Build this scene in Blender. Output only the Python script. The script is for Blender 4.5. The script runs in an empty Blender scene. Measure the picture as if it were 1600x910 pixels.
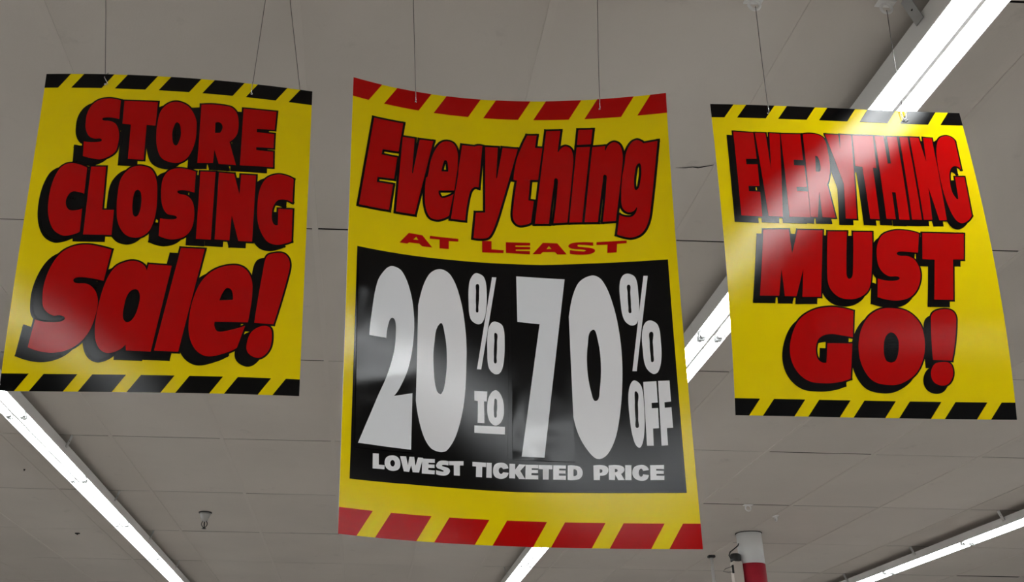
import bpy, bmesh, math, random
from mathutils import Vector, Matrix
from mathutils.geometry import tessellate_polygon

# ------------------------------------------------------------------ camera, light level
scene = bpy.context.scene
EYE = 1.60                                   # camera height above the floor
CEIL = EYE + 1.6741                          # underside of the ceiling tiles
cam_data = bpy.data.cameras.new('camera')
cam_data.sensor_width = 36.0
cam_data.lens = 36.0 * 1610 / 1600
cam_data.shift_x = 158 / 1600                # the photograph is an off-centre crop
cam_data.shift_y = 45 / 1600
cam_data.clip_start = 0.02
cam = bpy.data.objects.new('camera', cam_data)
scene.collection.objects.link(cam)
right = Vector((0.998911, -0.045197, 0.011544))
up = Vector((-0.02875, -0.401619, 0.915355))
fwd = Vector((0.036735, 0.914691, 0.402482))
m = Matrix((right, up, -fwd)).transposed().to_4x4()
m.translation = Vector((0, 0, EYE))
cam.matrix_world = m
scene.camera = cam
world = bpy.data.worlds.new('world')
scene.world = world
world.use_nodes = True
world.node_tree.nodes['Background'].inputs[0].default_value = (0.5, 0.5, 0.5, 1)
world.node_tree.nodes['Background'].inputs[1].default_value = 0.0   # closed room, lit by its own lamps
TUBE_POWER = 26.0
scene.view_settings.view_transform = 'Standard'
scene.view_settings.look = 'None'
scene.view_settings.exposure = -0.13
scene.view_settings.gamma = 1.0
scene.view_settings.use_curve_mapping = False

random.seed(7)
COL = scene.collection

# ------------------------------------------------------------------ helpers
def mat(name, color, rough=0.5, spec=0.5, metal=0.0, coat=0.0, coat_rough=0.1, emit=0.0, noise=None, bump=None, rand=0.0, spots=0.0):
    """noise = (scale, amount) mottling; bump = (scale, strength); rand = brightness change from object to object"""
    mt = bpy.data.materials.new(name)
    mt.use_nodes = True
    nt = mt.node_tree
    b = nt.nodes['Principled BSDF']
    b.inputs['Base Color'].default_value = (*color, 1)
    b.inputs['Roughness'].default_value = rough
    b.inputs['Specular IOR Level'].default_value = spec
    b.inputs['Metallic'].default_value = metal
    b.inputs['Coat Weight'].default_value = coat
    b.inputs['Coat Roughness'].default_value = coat_rough
    if emit:
        b.inputs['Emission Color'].default_value = (*color, 1)
        b.inputs['Emission Strength'].default_value = emit
    if noise or bump or rand:
        tc = nt.nodes.new('ShaderNodeTexCoord')
    if noise or rand:
        hsv = nt.nodes.new('ShaderNodeHueSaturation')
        hsv.inputs['Color'].default_value = (*color, 1)
        val = None
        if noise:
            n = nt.nodes.new('ShaderNodeTexNoise')
            n.inputs['Scale'].default_value = noise[0]
            n.inputs['Detail'].default_value = 5
            geo = nt.nodes.new('ShaderNodeNewGeometry')
            nt.links.new(geo.outputs['Position'], n.inputs['Vector'])
            mr = nt.nodes.new('ShaderNodeMapRange')
            mr.inputs['From Min'].default_value = 0.3
            mr.inputs['From Max'].default_value = 0.7
            mr.inputs['To Min'].default_value = 1 - noise[1]
            mr.inputs['To Max'].default_value = 1 + noise[1]
            nt.links.new(n.outputs['Fac'], mr.inputs['Value'])
            val = mr.outputs['Result']
            if spots:                        # scattered smudges
                n3 = nt.nodes.new('ShaderNodeTexNoise')
                n3.inputs['Scale'].default_value = 5.5
                n3.inputs['Detail'].default_value = 6
                n3.inputs['Roughness'].default_value = 0.65
                nt.links.new(geo.outputs['Position'], n3.inputs['Vector'])
                m3 = nt.nodes.new('ShaderNodeMapRange')
                m3.inputs['From Min'].default_value = 0.62
                m3.inputs['From Max'].default_value = 0.74
                m3.inputs['To Min'].default_value = 1.0
                m3.inputs['To Max'].default_value = 1 - spots
                nt.links.new(n3.outputs['Fac'], m3.inputs['Value'])
                mm = nt.nodes.new('ShaderNodeMath')
                mm.operation = 'MULTIPLY'
                nt.links.new(val, mm.inputs[0])
                nt.links.new(m3.outputs['Result'], mm.inputs[1])
                val = mm.outputs[0]
        if rand:
            oi = nt.nodes.new('ShaderNodeObjectInfo')
            mr2 = nt.nodes.new('ShaderNodeMapRange')
            mr2.inputs['To Min'].default_value = 1 - rand
            mr2.inputs['To Max'].default_value = 1 + rand
            nt.links.new(oi.outputs['Random'], mr2.inputs['Value'])
            if val is None:
                val = mr2.outputs['Result']
            else:
                mul = nt.nodes.new('ShaderNodeMath')
                mul.operation = 'MULTIPLY'
                nt.links.new(val, mul.inputs[0])
                nt.links.new(mr2.outputs['Result'], mul.inputs[1])
                val = mul.outputs[0]
        nt.links.new(val, hsv.inputs['Value'])
        nt.links.new(hsv.outputs['Color'], b.inputs['Base Color'])
    if bump:
        n2 = nt.nodes.new('ShaderNodeTexNoise')
        n2.inputs['Scale'].default_value = bump[0]
        n2.inputs['Detail'].default_value = 4
        bp = nt.nodes.new('ShaderNodeBump')
        bp.inputs['Strength'].default_value = bump[1]
        bp.inputs['Distance'].default_value = 0.002
        nt.links.new(tc.outputs['Object'], n2.inputs['Vector'])
        nt.links.new(n2.outputs['Fac'], bp.inputs['Height'])
        nt.links.new(bp.outputs['Normal'], b.inputs['Normal'])
    return mt

def gloss_mat(name, color, rough, ior):
    """printed sheet under a clear gloss: matte ink with a mirror-like film"""
    mt = bpy.data.materials.new(name)
    mt.use_nodes = True
    nt = mt.node_tree
    nt.nodes.remove(nt.nodes['Principled BSDF'])
    out = nt.nodes['Material Output']
    dif = nt.nodes.new('ShaderNodeBsdfDiffuse')
    dif.inputs['Color'].default_value = (*color, 1)
    gl = nt.nodes.new('ShaderNodeBsdfAnisotropic')
    gl.distribution = 'BECKMANN'
    gl.inputs['Color'].default_value = (1, 1, 1, 1)
    gl.inputs['Roughness'].default_value = rough
    fr = nt.nodes.new('ShaderNodeFresnel')
    fr.inputs['IOR'].default_value = ior
    mx = nt.nodes.new('ShaderNodeMixShader')
    nt.links.new(fr.outputs['Fac'], mx.inputs[0])
    nt.links.new(dif.outputs['BSDF'], mx.inputs[1])
    nt.links.new(gl.outputs['BSDF'], mx.inputs[2])
    nt.links.new(mx.outputs['Shader'], out.inputs['Surface'])
    return mt

def link(name, bm, material, parent=None, smooth=False):
    me = bpy.data.meshes.new(name)
    bm.to_mesh(me)
    bm.free()
    if smooth:
        for p in me.polygons:
            p.use_smooth = True
    me.materials.append(material)
    o = bpy.data.objects.new(name, me)
    COL.objects.link(o)
    o.parent = parent
    return o

def tag(o, label, category, group=None):
    o['label'] = label
    o['category'] = category
    if group:
        o['group'] = group
    return o

def structure(o):
    o['kind'] = 'structure'
    return o

def empty(name, loc=(0, 0, 0)):
    o = bpy.data.objects.new(name, None)
    o.empty_display_size = 0.05
    o.location = loc
    COL.objects.link(o)
    return o

def copy_tree(o, parent=None):
    c = o.copy()
    COL.objects.link(c)
    c.parent = parent
    for ch in o.children:
        copy_tree(ch, c)
    return c

def add_box(bm, x0, x1, y0, y1, z0, z1, bevel=0.0):
    r = bmesh.ops.create_cube(bm, size=1.0)
    bmesh.ops.scale(bm, vec=(x1 - x0, y1 - y0, z1 - z0), verts=r['verts'])
    bmesh.ops.translate(bm, vec=((x0 + x1) / 2, (y0 + y1) / 2, (z0 + z1) / 2), verts=r['verts'])
    if bevel:
        es = list({e for v in r['verts'] for e in v.link_edges})
        bmesh.ops.bevel(bm, geom=es, offset=bevel, segments=2, affect='EDGES')

def add_tube(bm, pts, r, seg=8):
    """round bar through the points"""
    pts = [Vector(p) for p in pts]
    rings = []
    ref = Vector((0.31, 0.77, 0.55)).normalized()
    for i, p in enumerate(pts):
        d = (pts[min(i + 1, len(pts) - 1)] - pts[max(i - 1, 0)]).normalized()
        a = d.cross(ref)
        if a.length < 0.05:
            a = d.cross(Vector((1, 0, 0)))
        a.normalize()
        b = d.cross(a)
        rr = r[i] if isinstance(r, (list, tuple)) else r
        rings.append([bm.verts.new(p + (a * math.cos(t) + b * math.sin(t)) * rr) for t in [2 * math.pi * k / seg for k in range(seg)]])
    for q, s in zip(rings, rings[1:]):
        for k in range(seg):
            bm.faces.new((q[k], q[(k + 1) % seg], s[(k + 1) % seg], s[k]))
    bm.faces.new(rings[0][::-1])
    bm.faces.new(rings[-1])

def add_lathe(bm, prof, cx=0, cy=0, seg=24):
    """prof = [(radius, z), ...] turned about the z axis"""
    rings = [[bm.verts.new((cx + max(r, 1e-4) * math.cos(2 * math.pi * k / seg), cy + max(r, 1e-4) * math.sin(2 * math.pi * k / seg), z)) for k in range(seg)] for r, z in prof]
    for q, s in zip(rings, rings[1:]):
        for k in range(seg):
            bm.faces.new((q[k], q[(k + 1) % seg], s[(k + 1) % seg], s[k]))
    bm.faces.new(rings[0][::-1])
    bm.faces.new(rings[-1])

# ------------------------------------------------------------------ materials
M_tile = mat('ceiling_tile_paint', (0.70, 0.65, 0.602), 0.85, 0.2, noise=(1.6, 0.04), bump=(160, 0.25), rand=0.025, spots=0.14)
M_tee = mat('ceiling_tee_paint', (0.70, 0.65, 0.602), 0.7, 0.3)
M_void = mat('ceiling_void', (0.012, 0.011, 0.010), 0.9, 0.1)
M_wall = mat('wall_paint', (0.50, 0.48, 0.46), 0.8, 0.2, noise=(1.2, 0.04))
M_floor = mat('vinyl_floor', (0.40, 0.375, 0.345), 0.45, 0.4, noise=(3.0, 0.08))
M_white_metal = mat('white_enamel', (0.88, 0.88, 0.87), 0.35, 0.5)
M_lampholder = mat('lampholder_plastic', (0.62, 0.63, 0.63), 0.4, 0.5)
M_tube = mat('fluorescent_tube', (0.95, 0.985, 1.0), 0.4, 0.3, emit=TUBE_POWER)
M_tube_cap = mat('tube_cap_metal', (0.55, 0.55, 0.55), 0.3, 0.5, metal=0.8)
M_yellow = gloss_mat('sign_yellow', (0.92, 0.70, 0.001), 0.17, 1.34)
M_back = mat('sign_back', (0.75, 0.73, 0.70), 0.5, 0.4)
M_black = gloss_mat('sign_black', (0.0015, 0.0015, 0.002), 0.17, 1.34)
M_red = gloss_mat('sign_red', (0.49, 0.0005, 0.001), 0.17, 1.34)
M_white = gloss_mat('sign_white', (0.95, 0.94, 0.96), 0.17, 1.34)
M_card = gloss_mat('digit_card_black', (0.002, 0.002, 0.0025), 0.17, 1.34)
M_card_white = gloss_mat('digit_card_white', (0.92, 0.93, 0.96), 0.13, 1.36)
M_hole = mat('hole_lit_tone', (0.65, 0.62, 0.60), 0.6, 0.2)  # pale tone painted to stand for the lit ceiling behind the hole
M_wire = mat('dull_wire', (0.16, 0.15, 0.14), 0.5, 0.4, metal=0.4)
M_clip = mat('bright_wire', (0.7, 0.7, 0.7), 0.25, 0.5, metal=1.0)
M_plastic = mat('clear_white_plastic', (0.92, 0.91, 0.90), 0.4, 0.5)
M_pillar = mat('pillar_white_paint', (0.90, 0.91, 0.91), 0.4, 0.4, noise=(4, 0.03))
M_pillar_red = mat('pillar_red_paint', (0.42, 0.012, 0.03), 0.4, 0.4, noise=(9, 0.12))
M_dark = mat('dark_fitting', (0.02, 0.02, 0.02), 0.4, 0.5)
M_chrome = mat('dull_chrome', (0.50, 0.49, 0.48), 0.35, 0.6, metal=0.25)
M_tan = mat('tan_plastic', (0.62, 0.55, 0.49), 0.5, 0.4)

# ------------------------------------------------------------------ the room
X0, X1, Y0, Y1 = -11.0, 14.0, -7.5, 17.0
def plain_box(name, *dims, material):
    bm = bmesh.new()
    add_box(bm, *dims)
    return structure(link(name, bm, material))
plain_box('floor', X0, X1, Y0, Y1, -0.1, 0.0, material=M_floor)
plain_box('wall_back', X0, X1, Y1, Y1 + 0.1, 0, CEIL + 0.2, material=M_wall)
plain_box('wall_front', X0, X1, Y0 - 0.1, Y0, 0, CEIL + 0.2, material=M_wall)
plain_box('wall_left', X0 - 0.1, X0, Y0, Y1, 0, CEIL + 0.2, material=M_wall)
plain_box('wall_right', X1, X1 + 0.1, Y0, Y1, 0, CEIL + 0.2, material=M_wall)

# suspended ceiling: tiles of 0.61 x 1.22 m between main tees that run away from the camera
TW, TL = 0.6096, 1.2192
CX0, CY0 = -1.4228, 3.0692                   # a corner of the grid
I0, I1, J0, J1 = -8, 15, -2, 8               # block of tiles built one by one
bm = bmesh.new()                             # slab above the tiles, and the plain ceiling around the block
add_box(bm, X0, X1, Y0, Y1, CEIL + 0.04, CEIL + 0.14)
ceiling = structure(link('ceiling', bm, M_void))
bx0, bx1, by0, by1 = CX0 + I0 * TW, CX0 + I1 * TW, CY0 + J0 * TL, CY0 + J1 * TL
for dims in ((X0, bx0, Y0, Y1), (bx1, X1, Y0, Y1), (bx0, bx1, Y0, by0), (bx0, bx1, by1, Y1)):
    bm = bmesh.new()
    add_box(bm, *dims, CEIL, CEIL + 0.015)
    link('ceiling_board', bm, M_tile, ceiling)
bm = bmesh.new()
add_box(bm, -TW / 2 + 0.004, TW / 2 - 0.004, -TL / 2 + 0.0042, TL / 2 - 0.0042, 0, 0.0012)
tile0 = link('ceiling_tile', bm, M_tile, ceiling)
first = True
for i in range(I0, I1):
    for j in range(J0, J1):
        t = tile0 if first else tile0.copy()
        if not first:
            COL.objects.link(t)
        first = False
        t.location = (CX0 + (i + 0.5) * TW, CY0 + (j + 0.5) * TL + random.uniform(-.0012, .0012), CEIL + random.uniform(0, 0.0012))
        t.rotation_euler = (random.uniform(-.0012, .0012), random.uniform(-.002, .002), 0)
        if (i, j) in ((11, 4), (11, 5)):     # a pair that has slipped apart beside the far lights
            t.location.y += (-0.012, 0.012)[j - 4]
        if (i, j) == (3, -1):
            cracked = t
bm = bmesh.new()
add_box(bm, -0.010, 0.010, by0, by1, -0.0020, 0.004, bevel=0.0006)
tee0 = link('ceiling_tee', bm, M_tee, ceiling)
for i in range(I0, I1 + 1):
    t = tee0 if i == I0 else tee0.copy()
    if i != I0:
        COL.objects.link(t)
    t.location = (CX0 + i * TW, 0, CEIL)
# the crack in one tile
bm = bmesh.new()
cr = [(1.003, 2.588, .0012), (0.985, 2.596, .0028), (0.962, 2.606, .0035), (0.945, 2.603, .002), (0.925, 2.609, .0026), (0.894, 2.611, .0006)]
top = [bm.verts.new((x - cracked.location.x, y + w - cracked.location.y, -0.0006 - 0.001)) for x, y, w in cr]
low = [bm.verts.new((x - cracked.location.x, y - w - cracked.location.y, -0.0006 - 0.001)) for x, y, w in cr]
for k in range(len(cr) - 1):
    bm.faces.new((top[k], top[k + 1], low[k + 1], low[k]))
link('crack', bm, M_void, cracked)

# ------------------------------------------------------------------ strip lights
LIGHT_Z = CEIL - 0.045                       # top of the housing
JOINT = 3.665                                # a lampholder joint along y
def make_strip_light():
    root = empty('strip_light')
    L = 2.4384
    bm = bmesh.new()                         # channel with sloping sides
    prof = [(-0.071, 0), (0.071, 0), (0.066, -0.050), (0.065, -0.054), (0.063, -0.054), (0.061, -0.050), (0.046, -0.034), (0.010, -0.032), (0.0055, -0.061),
            (-0.0055, -0.061), (-0.010, -0.032), (-0.046, -0.034), (-0.061, -0.050), (-0.063, -0.054), (-0.065, -0.054), (-0.066, -0.050)]
    e0 = [bm.verts.new((x, 0.001, z)) for x, z in prof]
    e1 = [bm.verts.new((x, L - 0.001, z)) for x, z in prof]
    for k in range(len(prof)):
        bm.faces.new((e0[k], e0[(k + 1) % len(prof)], e1[(k + 1) % len(prof)], e1[k]))
    bm.faces.new(e0[::-1])
    bm.faces.new(e1)
    bmesh.ops.recalc_face_normals(bm, faces=bm.faces)
    link('housing', bm, M_white_metal, root)
    for s in (-1, 1):
        for h in (0, 1):
            y0, y1 = h * L / 2 + 0.022, (h + 1) * L / 2 - 0.022
            bm = bmesh.new()
            add_tube(bm, [(s * 0.033, y0, -0.052), (s * 0.033, y1, -0.052)], 0.0135, 14)
            tb = link('tube', bm, M_tube, root, True)
            for a, b in ((y0 - 0.012, y0 + 0.006), (y1 - 0.006, y1 + 0.012)):
                bm = bmesh.new()
                add_tube(bm, [(s * 0.033, a, -0.052), (s * 0.033, b, -0.052)], 0.0142, 14)
                link('tube_cap', bm, M_tube_cap, tb, True)
        for y in (0.0055, L / 2, L - 0.0055):
            w = 0.005 if y != L / 2 else 0.010
            bm = bmesh.new()
            add_box(bm, s * 0.033 - 0.013, s * 0.033 + 0.013, y - w, y + w, -0.070, -0.034, bevel=0.003)
            link('lampholder', bm, M_lampholder, root)
    return root
def add_brackets(root, ys):
    for y in ys:                             # hanger straps up to the ceiling grid
        for sd in (-1, 1):
            bm = bmesh.new()                 # a flat strap that splays out towards the ceiling
            add_box(bm, -0.00125, 0.00125, y - 0.016, y + 0.016, -0.024, 0.0425)
            for v in bm.verts:
                v.co.x = v.co.x * 1.0 + sd * (0.0755 + 0.36 * (v.co.z + 0.024))
            st = link('hanger_strap', bm, M_white_metal, root)
            bm = bmesh.new()  # dark disc added to stand for the hole in the strap
            add_lathe(bm, [(0.0032, -0.0016), (0.0032, 0.0016)], seg=10)
            for v in bm.verts:
                v.co = (sd * (0.0755 + 0.36 * 0.034) + v.co.z, y + v.co.x, 0.010 + v.co.y)
            link('strap_hole', bm, M_dark, st)
strip0 = make_strip_light()
ROWS = [(-1.728, 'white twin-tube fluorescent strip light in the row that runs behind the store closing sign', 'strip lights behind the store closing sign'),
        (1.320, 'white twin-tube fluorescent strip light in the row that runs behind the everything must go sign', 'strip lights behind the everything must go sign'),
        (4.368, 'white twin-tube fluorescent strip light in the far row beyond the red banded pillar', 'strip lights beyond the pillar'),
        (-4.776, 'white twin-tube fluorescent strip light in the aisle row left of the signs', 'strip lights left of the signs'),
        (7.416, 'white twin-tube fluorescent strip light in the aisle row past the far row', 'strip lights past the far row')]
SEEN = {(0, 0): 'white fluorescent strip light that emerges under the striped corner of the store closing sign',
        (0, 1): 'white fluorescent strip light on the ceiling closest to the sprinkler head',
        (0, 2): 'white fluorescent strip light that follows the one closest to the sprinkler head',
        (1, -1): 'white fluorescent strip light passing over the top edge of the everything must go sign',
        (1, 0): 'white fluorescent strip light seen between the percent off sign and the must go sign',
        (1, 1): 'white fluorescent strip light hidden but for its end behind the percent off sign',
        (1, 2): 'white fluorescent strip light that shows below the lower border of the percent off sign',
        (2, 1): 'white fluorescent strip light in the far row right of the pillar',
        (2, 2): 'white fluorescent strip light in the far row, the next one along behind the pillar'}
used = False
for r, (x, label, group) in enumerate(ROWS):
    for k in range(-4, 4):
        y = JOINT + k * 2.4384
        o = copy_tree(strip0) if used else strip0
        used = True
        o.location = (x, y, LIGHT_Z)
        tag(o, SEEN.get((r, k), label), 'light', group)
        add_brackets(o, [CY0 + j * TL - y for j in range(-8, 14) if 0.02 < CY0 + j * TL - y < 2.42])

# ------------------------------------------------------------------ hanging signs
SIGNS = {
  'left': {'w': 0.559, 'v': [-0.41934, 1.83361, 0.9969, 0.0421, 0.02651, 0.01398, 0.69701, -0.0132, -0.00612, -0.00202, 0.00245, 0.00166, 0.00622, -0.01037, 0.0072], 'words': {
    'STORE': [
      ['S',[(-4199,8204,0),(-4166,6921,0),(-4814,7013,1),(-5317,6976,1),(-5405,6880,1),(-5257,6795,1),(-4783,6771,1),(-4337,6553,1),(-4062,5970,1),(-4048,5236,1),(-4229,4643,1),(-5084,4186,1),(-5827,4226,1),(-6468,4366,0),(-6538,5353,0),(-6029,5307,1),(-5389,5352,1),(-5246,5461,1),(-5382,5565,1),(-5774,5545,1),(-6190,5692,1),(-6489,6123,1),(-6583,6593,1),(-6554,7268,1),(-6300,7813,1),(-5837,8172,1),(-5198,8318,1),(-4611,8289,1)]],
      ['T',[(-3942,8184,0),(-1468,8203,0),(-1476,6582,0),(-2127,6602,0),(-2071,4247,0),(-3213,4257,0),(-3279,6583,0),(-3897,6618,0)]],
      ['O',[(16,8302,1),(846,7996,1),(1427,7217,1),(1537,6413,1),(1495,5569,1),(1176,4715,1),(741,4288,1),(151,4138,1),(-747,4379,1),(-1162,5007,1),(-1347,5862,1),(-1355,6802,1),(-1188,7619,1),(-662,8152,1)],[(117,6893,1),(403,6348,1),(376,5742,1),(95,5326,1),(-181,5915,1),(-156,6521,1)]],
      ['R',[(1738,8221,0),(3822,8249,1),(4361,7903,1),(4579,7239,1),(4556,6488,1),(4351,6119,1),(4011,5836,0),(4609,4283,0),(3346,4277,0),(2955,5237,0),(2934,4308,0),(1804,4232,0)],[(2872,7062,0),(3220,7086,1),(3424,6809,1),(3262,6391,0),(2902,6366,0)]],
      ['E',[(4876,8206,0),(7350,8233,0),(7292,6970,0),(5959,6893,0),(5973,6675,0),(7273,6673,0),(7281,5689,0),(6000,5636,0),(6014,5440,0),(7275,5443,0),(7321,4371,0),(4895,4304,0)]],
    ],
    'CLOSING': [
      ['C',[(-6040,3585,0),(-6007,1866,0),(-6362,1962,1),(-6879,1993,1),(-7203,1599,1),(-7191,1133,1),(-6913,812,1),(-6445,795,1),(-6014,918,0),(-5965,-573,0),(-6546,-786,1),(-7126,-831,1),(-7810,-484,1),(-8268,274,1),(-8459,1197,1),(-8404,2448,1),(-8045,3441,1),(-7583,3804,1),(-7074,3873,1),(-6542,3776,1)]],
      ['L',[(-5776,3669,0),(-4702,3690,0),(-4593,867,0),(-3766,885,0),(-3730,-721,0),(-5715,-736,0)]],
      ['O',[(-2066,3830,1),(-1440,3630,1),(-1000,2930,1),(-842,1988,1),(-811,739,1),(-1074,-271,1),(-1527,-704,1),(-2097,-849,1),(-2791,-662,1),(-3334,-27,1),(-3570,813,1),(-3643,1900,1),(-3545,2925,1),(-3068,3574,1),(-2580,3805,1)],[(-2219,2239,1),(-1971,1948,1),(-1904,1169,1),(-2024,623,1),(-2220,501,1),(-2412,689,1),(-2524,1384,1),(-2457,2090,1)]],
      ['S',[(1755,3649,0),(1787,2246,0),(1022,2359,1),(641,2318,1),(575,2212,1),(748,2109,1),(1271,2015,1),(1669,1702,1),(1892,1084,1),(1899,226,1),(1701,-324,1),(1251,-703,1),(596,-865,1),(88,-829,1),(-440,-671,0),(-467,465,0),(29,413,1),(576,442,1),(707,564,1),(552,666,1),(-10,769,1),(-408,1299,1),(-588,2155,1),(-556,3027,1),(-227,3560,1),(275,3775,1),(964,3793,1)]],
      ['I',[(2081,3676,0),(3177,3717,0),(3235,-756,0),(2181,-749,0)]],
      ['N',[(3421,3700,0),(4524,3693,0),(5021,2332,0),(5030,3680,0),(6119,3706,0),(6151,-717,0),(5177,-734,0),(4576,913,0),(4541,-730,0),(3501,-720,0)]],
      ['G',[(8886,3701,0),(8884,2108,0),(7935,2213,1),(7528,1753,1),(7440,1105,1),(7556,636,1),(7781,478,0),(7909,503,0),(7885,1604,0),(8927,1642,0),(8956,-487,0),(8621,-630,1),(7946,-796,1),(7253,-647,1),(6695,22,1),(6427,794,1),(6360,1745,1),(6460,2799,1),(6889,3564,1),(7657,3916,1),(8364,3882,1)]],
    ],
    'patch': [
      ['c',[(-5996,2085,0),(-6976,2070,0),(-7331,1597,0),(-7302,1131,0),(-6941,711,0),(-5944,842,0)]],
    ],
    'Sale!': [
      ['S',[(-3594,-1654,0),(-3896,-3579,0),(-5029,-3407,1),(-5785,-3417,1),(-5975,-3587,1),(-5737,-3750,1),(-4976,-3784,1),(-4424,-4141,1),(-4129,-4741,1),(-4161,-5611,1),(-4466,-6578,1),(-5107,-7323,1),(-6035,-7749,1),(-7131,-7839,1),(-8466,-7557,0),(-8222,-5940,0),(-7518,-6073,1),(-6466,-6043,1),(-6221,-5848,1),(-6518,-5690,1),(-7078,-5695,1),(-7695,-5323,1),(-7904,-4783,1),(-7934,-3796,1),(-7604,-2679,1),(-7028,-1880,1),(-6197,-1470,1),(-5319,-1365,1),(-4279,-1496,1)]],
      ['a',[(-909,-2471,0),(685,-2517,0),(-184,-7695,0),(-1854,-7662,0),(-1921,-7315,0),(-2466,-7699,1),(-3192,-7810,1),(-3798,-7418,1),(-4095,-6575,1),(-4080,-5285,1),(-3785,-3744,1),(-3225,-2727,1),(-2386,-2336,1),(-1753,-2321,1),(-1215,-2570,1),(-1023,-2905,0)],[(-1607,-4039,1),(-1317,-4365,1),(-1314,-4916,1),(-1534,-5683,1),(-1930,-6013,1),(-2267,-5802,1),(-2311,-5152,1),(-2082,-4269,1)]],
      ['l',[(1202,-1371,0),(2870,-1375,0),(1665,-7667,0),(32,-7639,0)]],
      ['e',[(4875,-2297,1),(5720,-2430,1),(6283,-3096,1),(6414,-4008,1),(6316,-5254,1),(6230,-5792,0),(3976,-5834,0),(3975,-6108,1),(4213,-6396,1),(4771,-6358,1),(6058,-6008,0),(5600,-7344,0),(4880,-7654,1),(3664,-7895,1),(2827,-7540,1),(2311,-6693,1),(2203,-5608,1),(2396,-4385,1),(2865,-3356,1),(3690,-2638,1)],[(4175,-4529,0),(4438,-3921,1),(4677,-3742,1),(4969,-3900,1),(5091,-4461,0)]],
      ['!',[(6671,-5797,0),(7043,-2592,1),(7272,-1581,1),(7841,-1343,1),(8493,-1347,1),(8882,-1772,1),(8883,-2481,1),(7997,-5831,0)]],
      ['!.',[(7187,-5976,1),(7757,-6030,1),(7940,-6521,1),(7839,-7293,1),(7374,-7797,1),(6882,-7866,1),(6337,-7560,1),(6260,-7021,1),(6523,-6355,1)]],
    ],
  }, 'misc': {'holes': [(-0.5504, 0.9287), (0.5405, 0.9295)]}},
  'center': {'w': 0.711, 'v': [0.29428, 1.98181, 0.91332, 0.06745, 0.01363, 0.00591, 1.02209, 0.05628, 0.00498, -0.0114, 0.00342, 0.00496, 0.00622, 0.0155, 0.00481], 'words': {
    'Everything': [
      ['E',[(-8647,8195,0),(-6705,8224,0),(-6991,6705,0),(-8014,6649,0),(-8065,6424,0),(-7067,6426,0),(-7259,5299,0),(-8287,5227,0),(-8326,5009,0),(-7307,5050,0),(-7543,3734,0),(-9457,3687,0)]],
      ['v',[(-6793,7534,0),(-5959,7552,0),(-6122,5791,0),(-5697,7549,0),(-4746,7575,0),(-5938,3746,0),(-7171,3727,0)]],
      ['e',[(-3907,7664,1),(-3456,7578,1),(-3190,7149,1),(-3181,6573,1),(-3230,5997,1),(-3421,5190,0),(-4413,5095,0),(-4383,4904,1),(-4186,4788,1),(-3453,5093,0),(-3770,3941,0),(-4134,3762,1),(-4586,3653,1),(-5037,3743,1),(-5301,4188,1),(-5362,4883,1),(-5281,5661,1),(-5177,5735,1),(-4991,6518,1),(-4689,7130,1),(-4319,7525,1)],[(-4227,6112,0),(-4111,6518,1),(-3996,6651,1),(-3891,6508,1),(-3862,6129,0)]],
      ['r',[(-2939,7557,0),(-2103,7542,0),(-1855,7604,1),(-1569,7589,0),(-1869,5439,0),(-2213,5427,1),(-2463,5102,1),(-2755,3777,0),(-3719,3783,0)]],
      ['y',[(-1455,7569,0),(-569,7568,0),(-732,6016,0),(-322,7578,0),(717,7543,0),(-528,4447,1),(-880,3665,1),(-1208,3160,1),(-1494,3004,1),(-2312,2974,0),(-2126,4246,0),(-1536,4283,0)]],
      ['t',[(1288,8243,0),(1952,8249,0),(1820,7625,0),(2285,7602,0),(1930,5974,0),(1440,5966,0),(1275,4994,0),(1618,4960,0),(1378,3879,0),(887,3739,1),(477,3761,1),(212,4046,1),(253,4659,1),(530,5920,0),(304,5948,0),(524,6910,1),(831,7525,1)]],
      ['h',[(2510,8476,0),(3465,8480,0),(3235,7415,0),(3485,7635,1),(3766,7695,1),(4074,7531,1),(4192,7117,1),(4135,6552,1),(3634,3904,0),(2711,3860,0),(3099,5827,1),(3022,6063,1),(2920,5827,1),(2489,3840,0),(1561,3825,0)]],
      ['i.',[(4540,8508,0),(5485,8495,0),(5328,7720,0),(4401,7715,0)]],
      ['i',[(4380,7633,0),(5276,7633,0),(4535,3917,0),(3686,3904,0)]],
      ['n',[(5353,7618,0),(6212,7636,0),(6167,7424,0),(6418,7709,1),(6765,7806,1),(7084,7633,1),(7231,7201,1),(7195,6706,1),(6576,3938,0),(5733,3923,0),(6114,5952,1),(6058,6188,1),(5954,5957,1),(5494,3916,0),(4623,3916,0)]],
      ['g',[(8498,7657,0),(9369,7721,0),(8674,4358,1),(8444,3746,1),(8053,3311,1),(7472,3133,1),(6979,3186,1),(6547,3309,0),(6769,4286,0),(7131,4161,1),(7560,4175,1),(7839,4534,0),(7574,4345,1),(7219,4357,1),(6954,4623,1),(6939,5170,1),(7062,6034,1),(7244,6642,1),(7403,7255,1),(7740,7703,1),(8093,7838,1),(8353,7760,1)],[(8130,6652,1),(8238,6385,1),(8136,5812,1),(7912,5419,1),(7809,5654,1),(7904,6228,1)]],
    ],
    'AT': [
      ['A',[(-6318,2845,0),(-5485,2834,0),(-4853,2320,0),(-5484,2308,0),(-5670,2416,0),(-6299,2396,0),(-6410,2325,0),(-6889,2318,0)],[(-5857,2716,0),(-5723,2579,0),(-6042,2563,0)]],
      ['T',[(-5001,2859,0),(-3229,2884,0),(-3231,2753,0),(-3829,2730,0),(-3834,2345,0),(-4407,2325,0),(-4404,2744,0),(-5016,2727,0)]],
    ],
    'LEAST': [
      ['L',[(-1733,2899,0),(-1150,2910,0),(-1163,2522,0),(-405,2520,0),(-425,2378,0),(-1749,2347,0)]],
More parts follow.
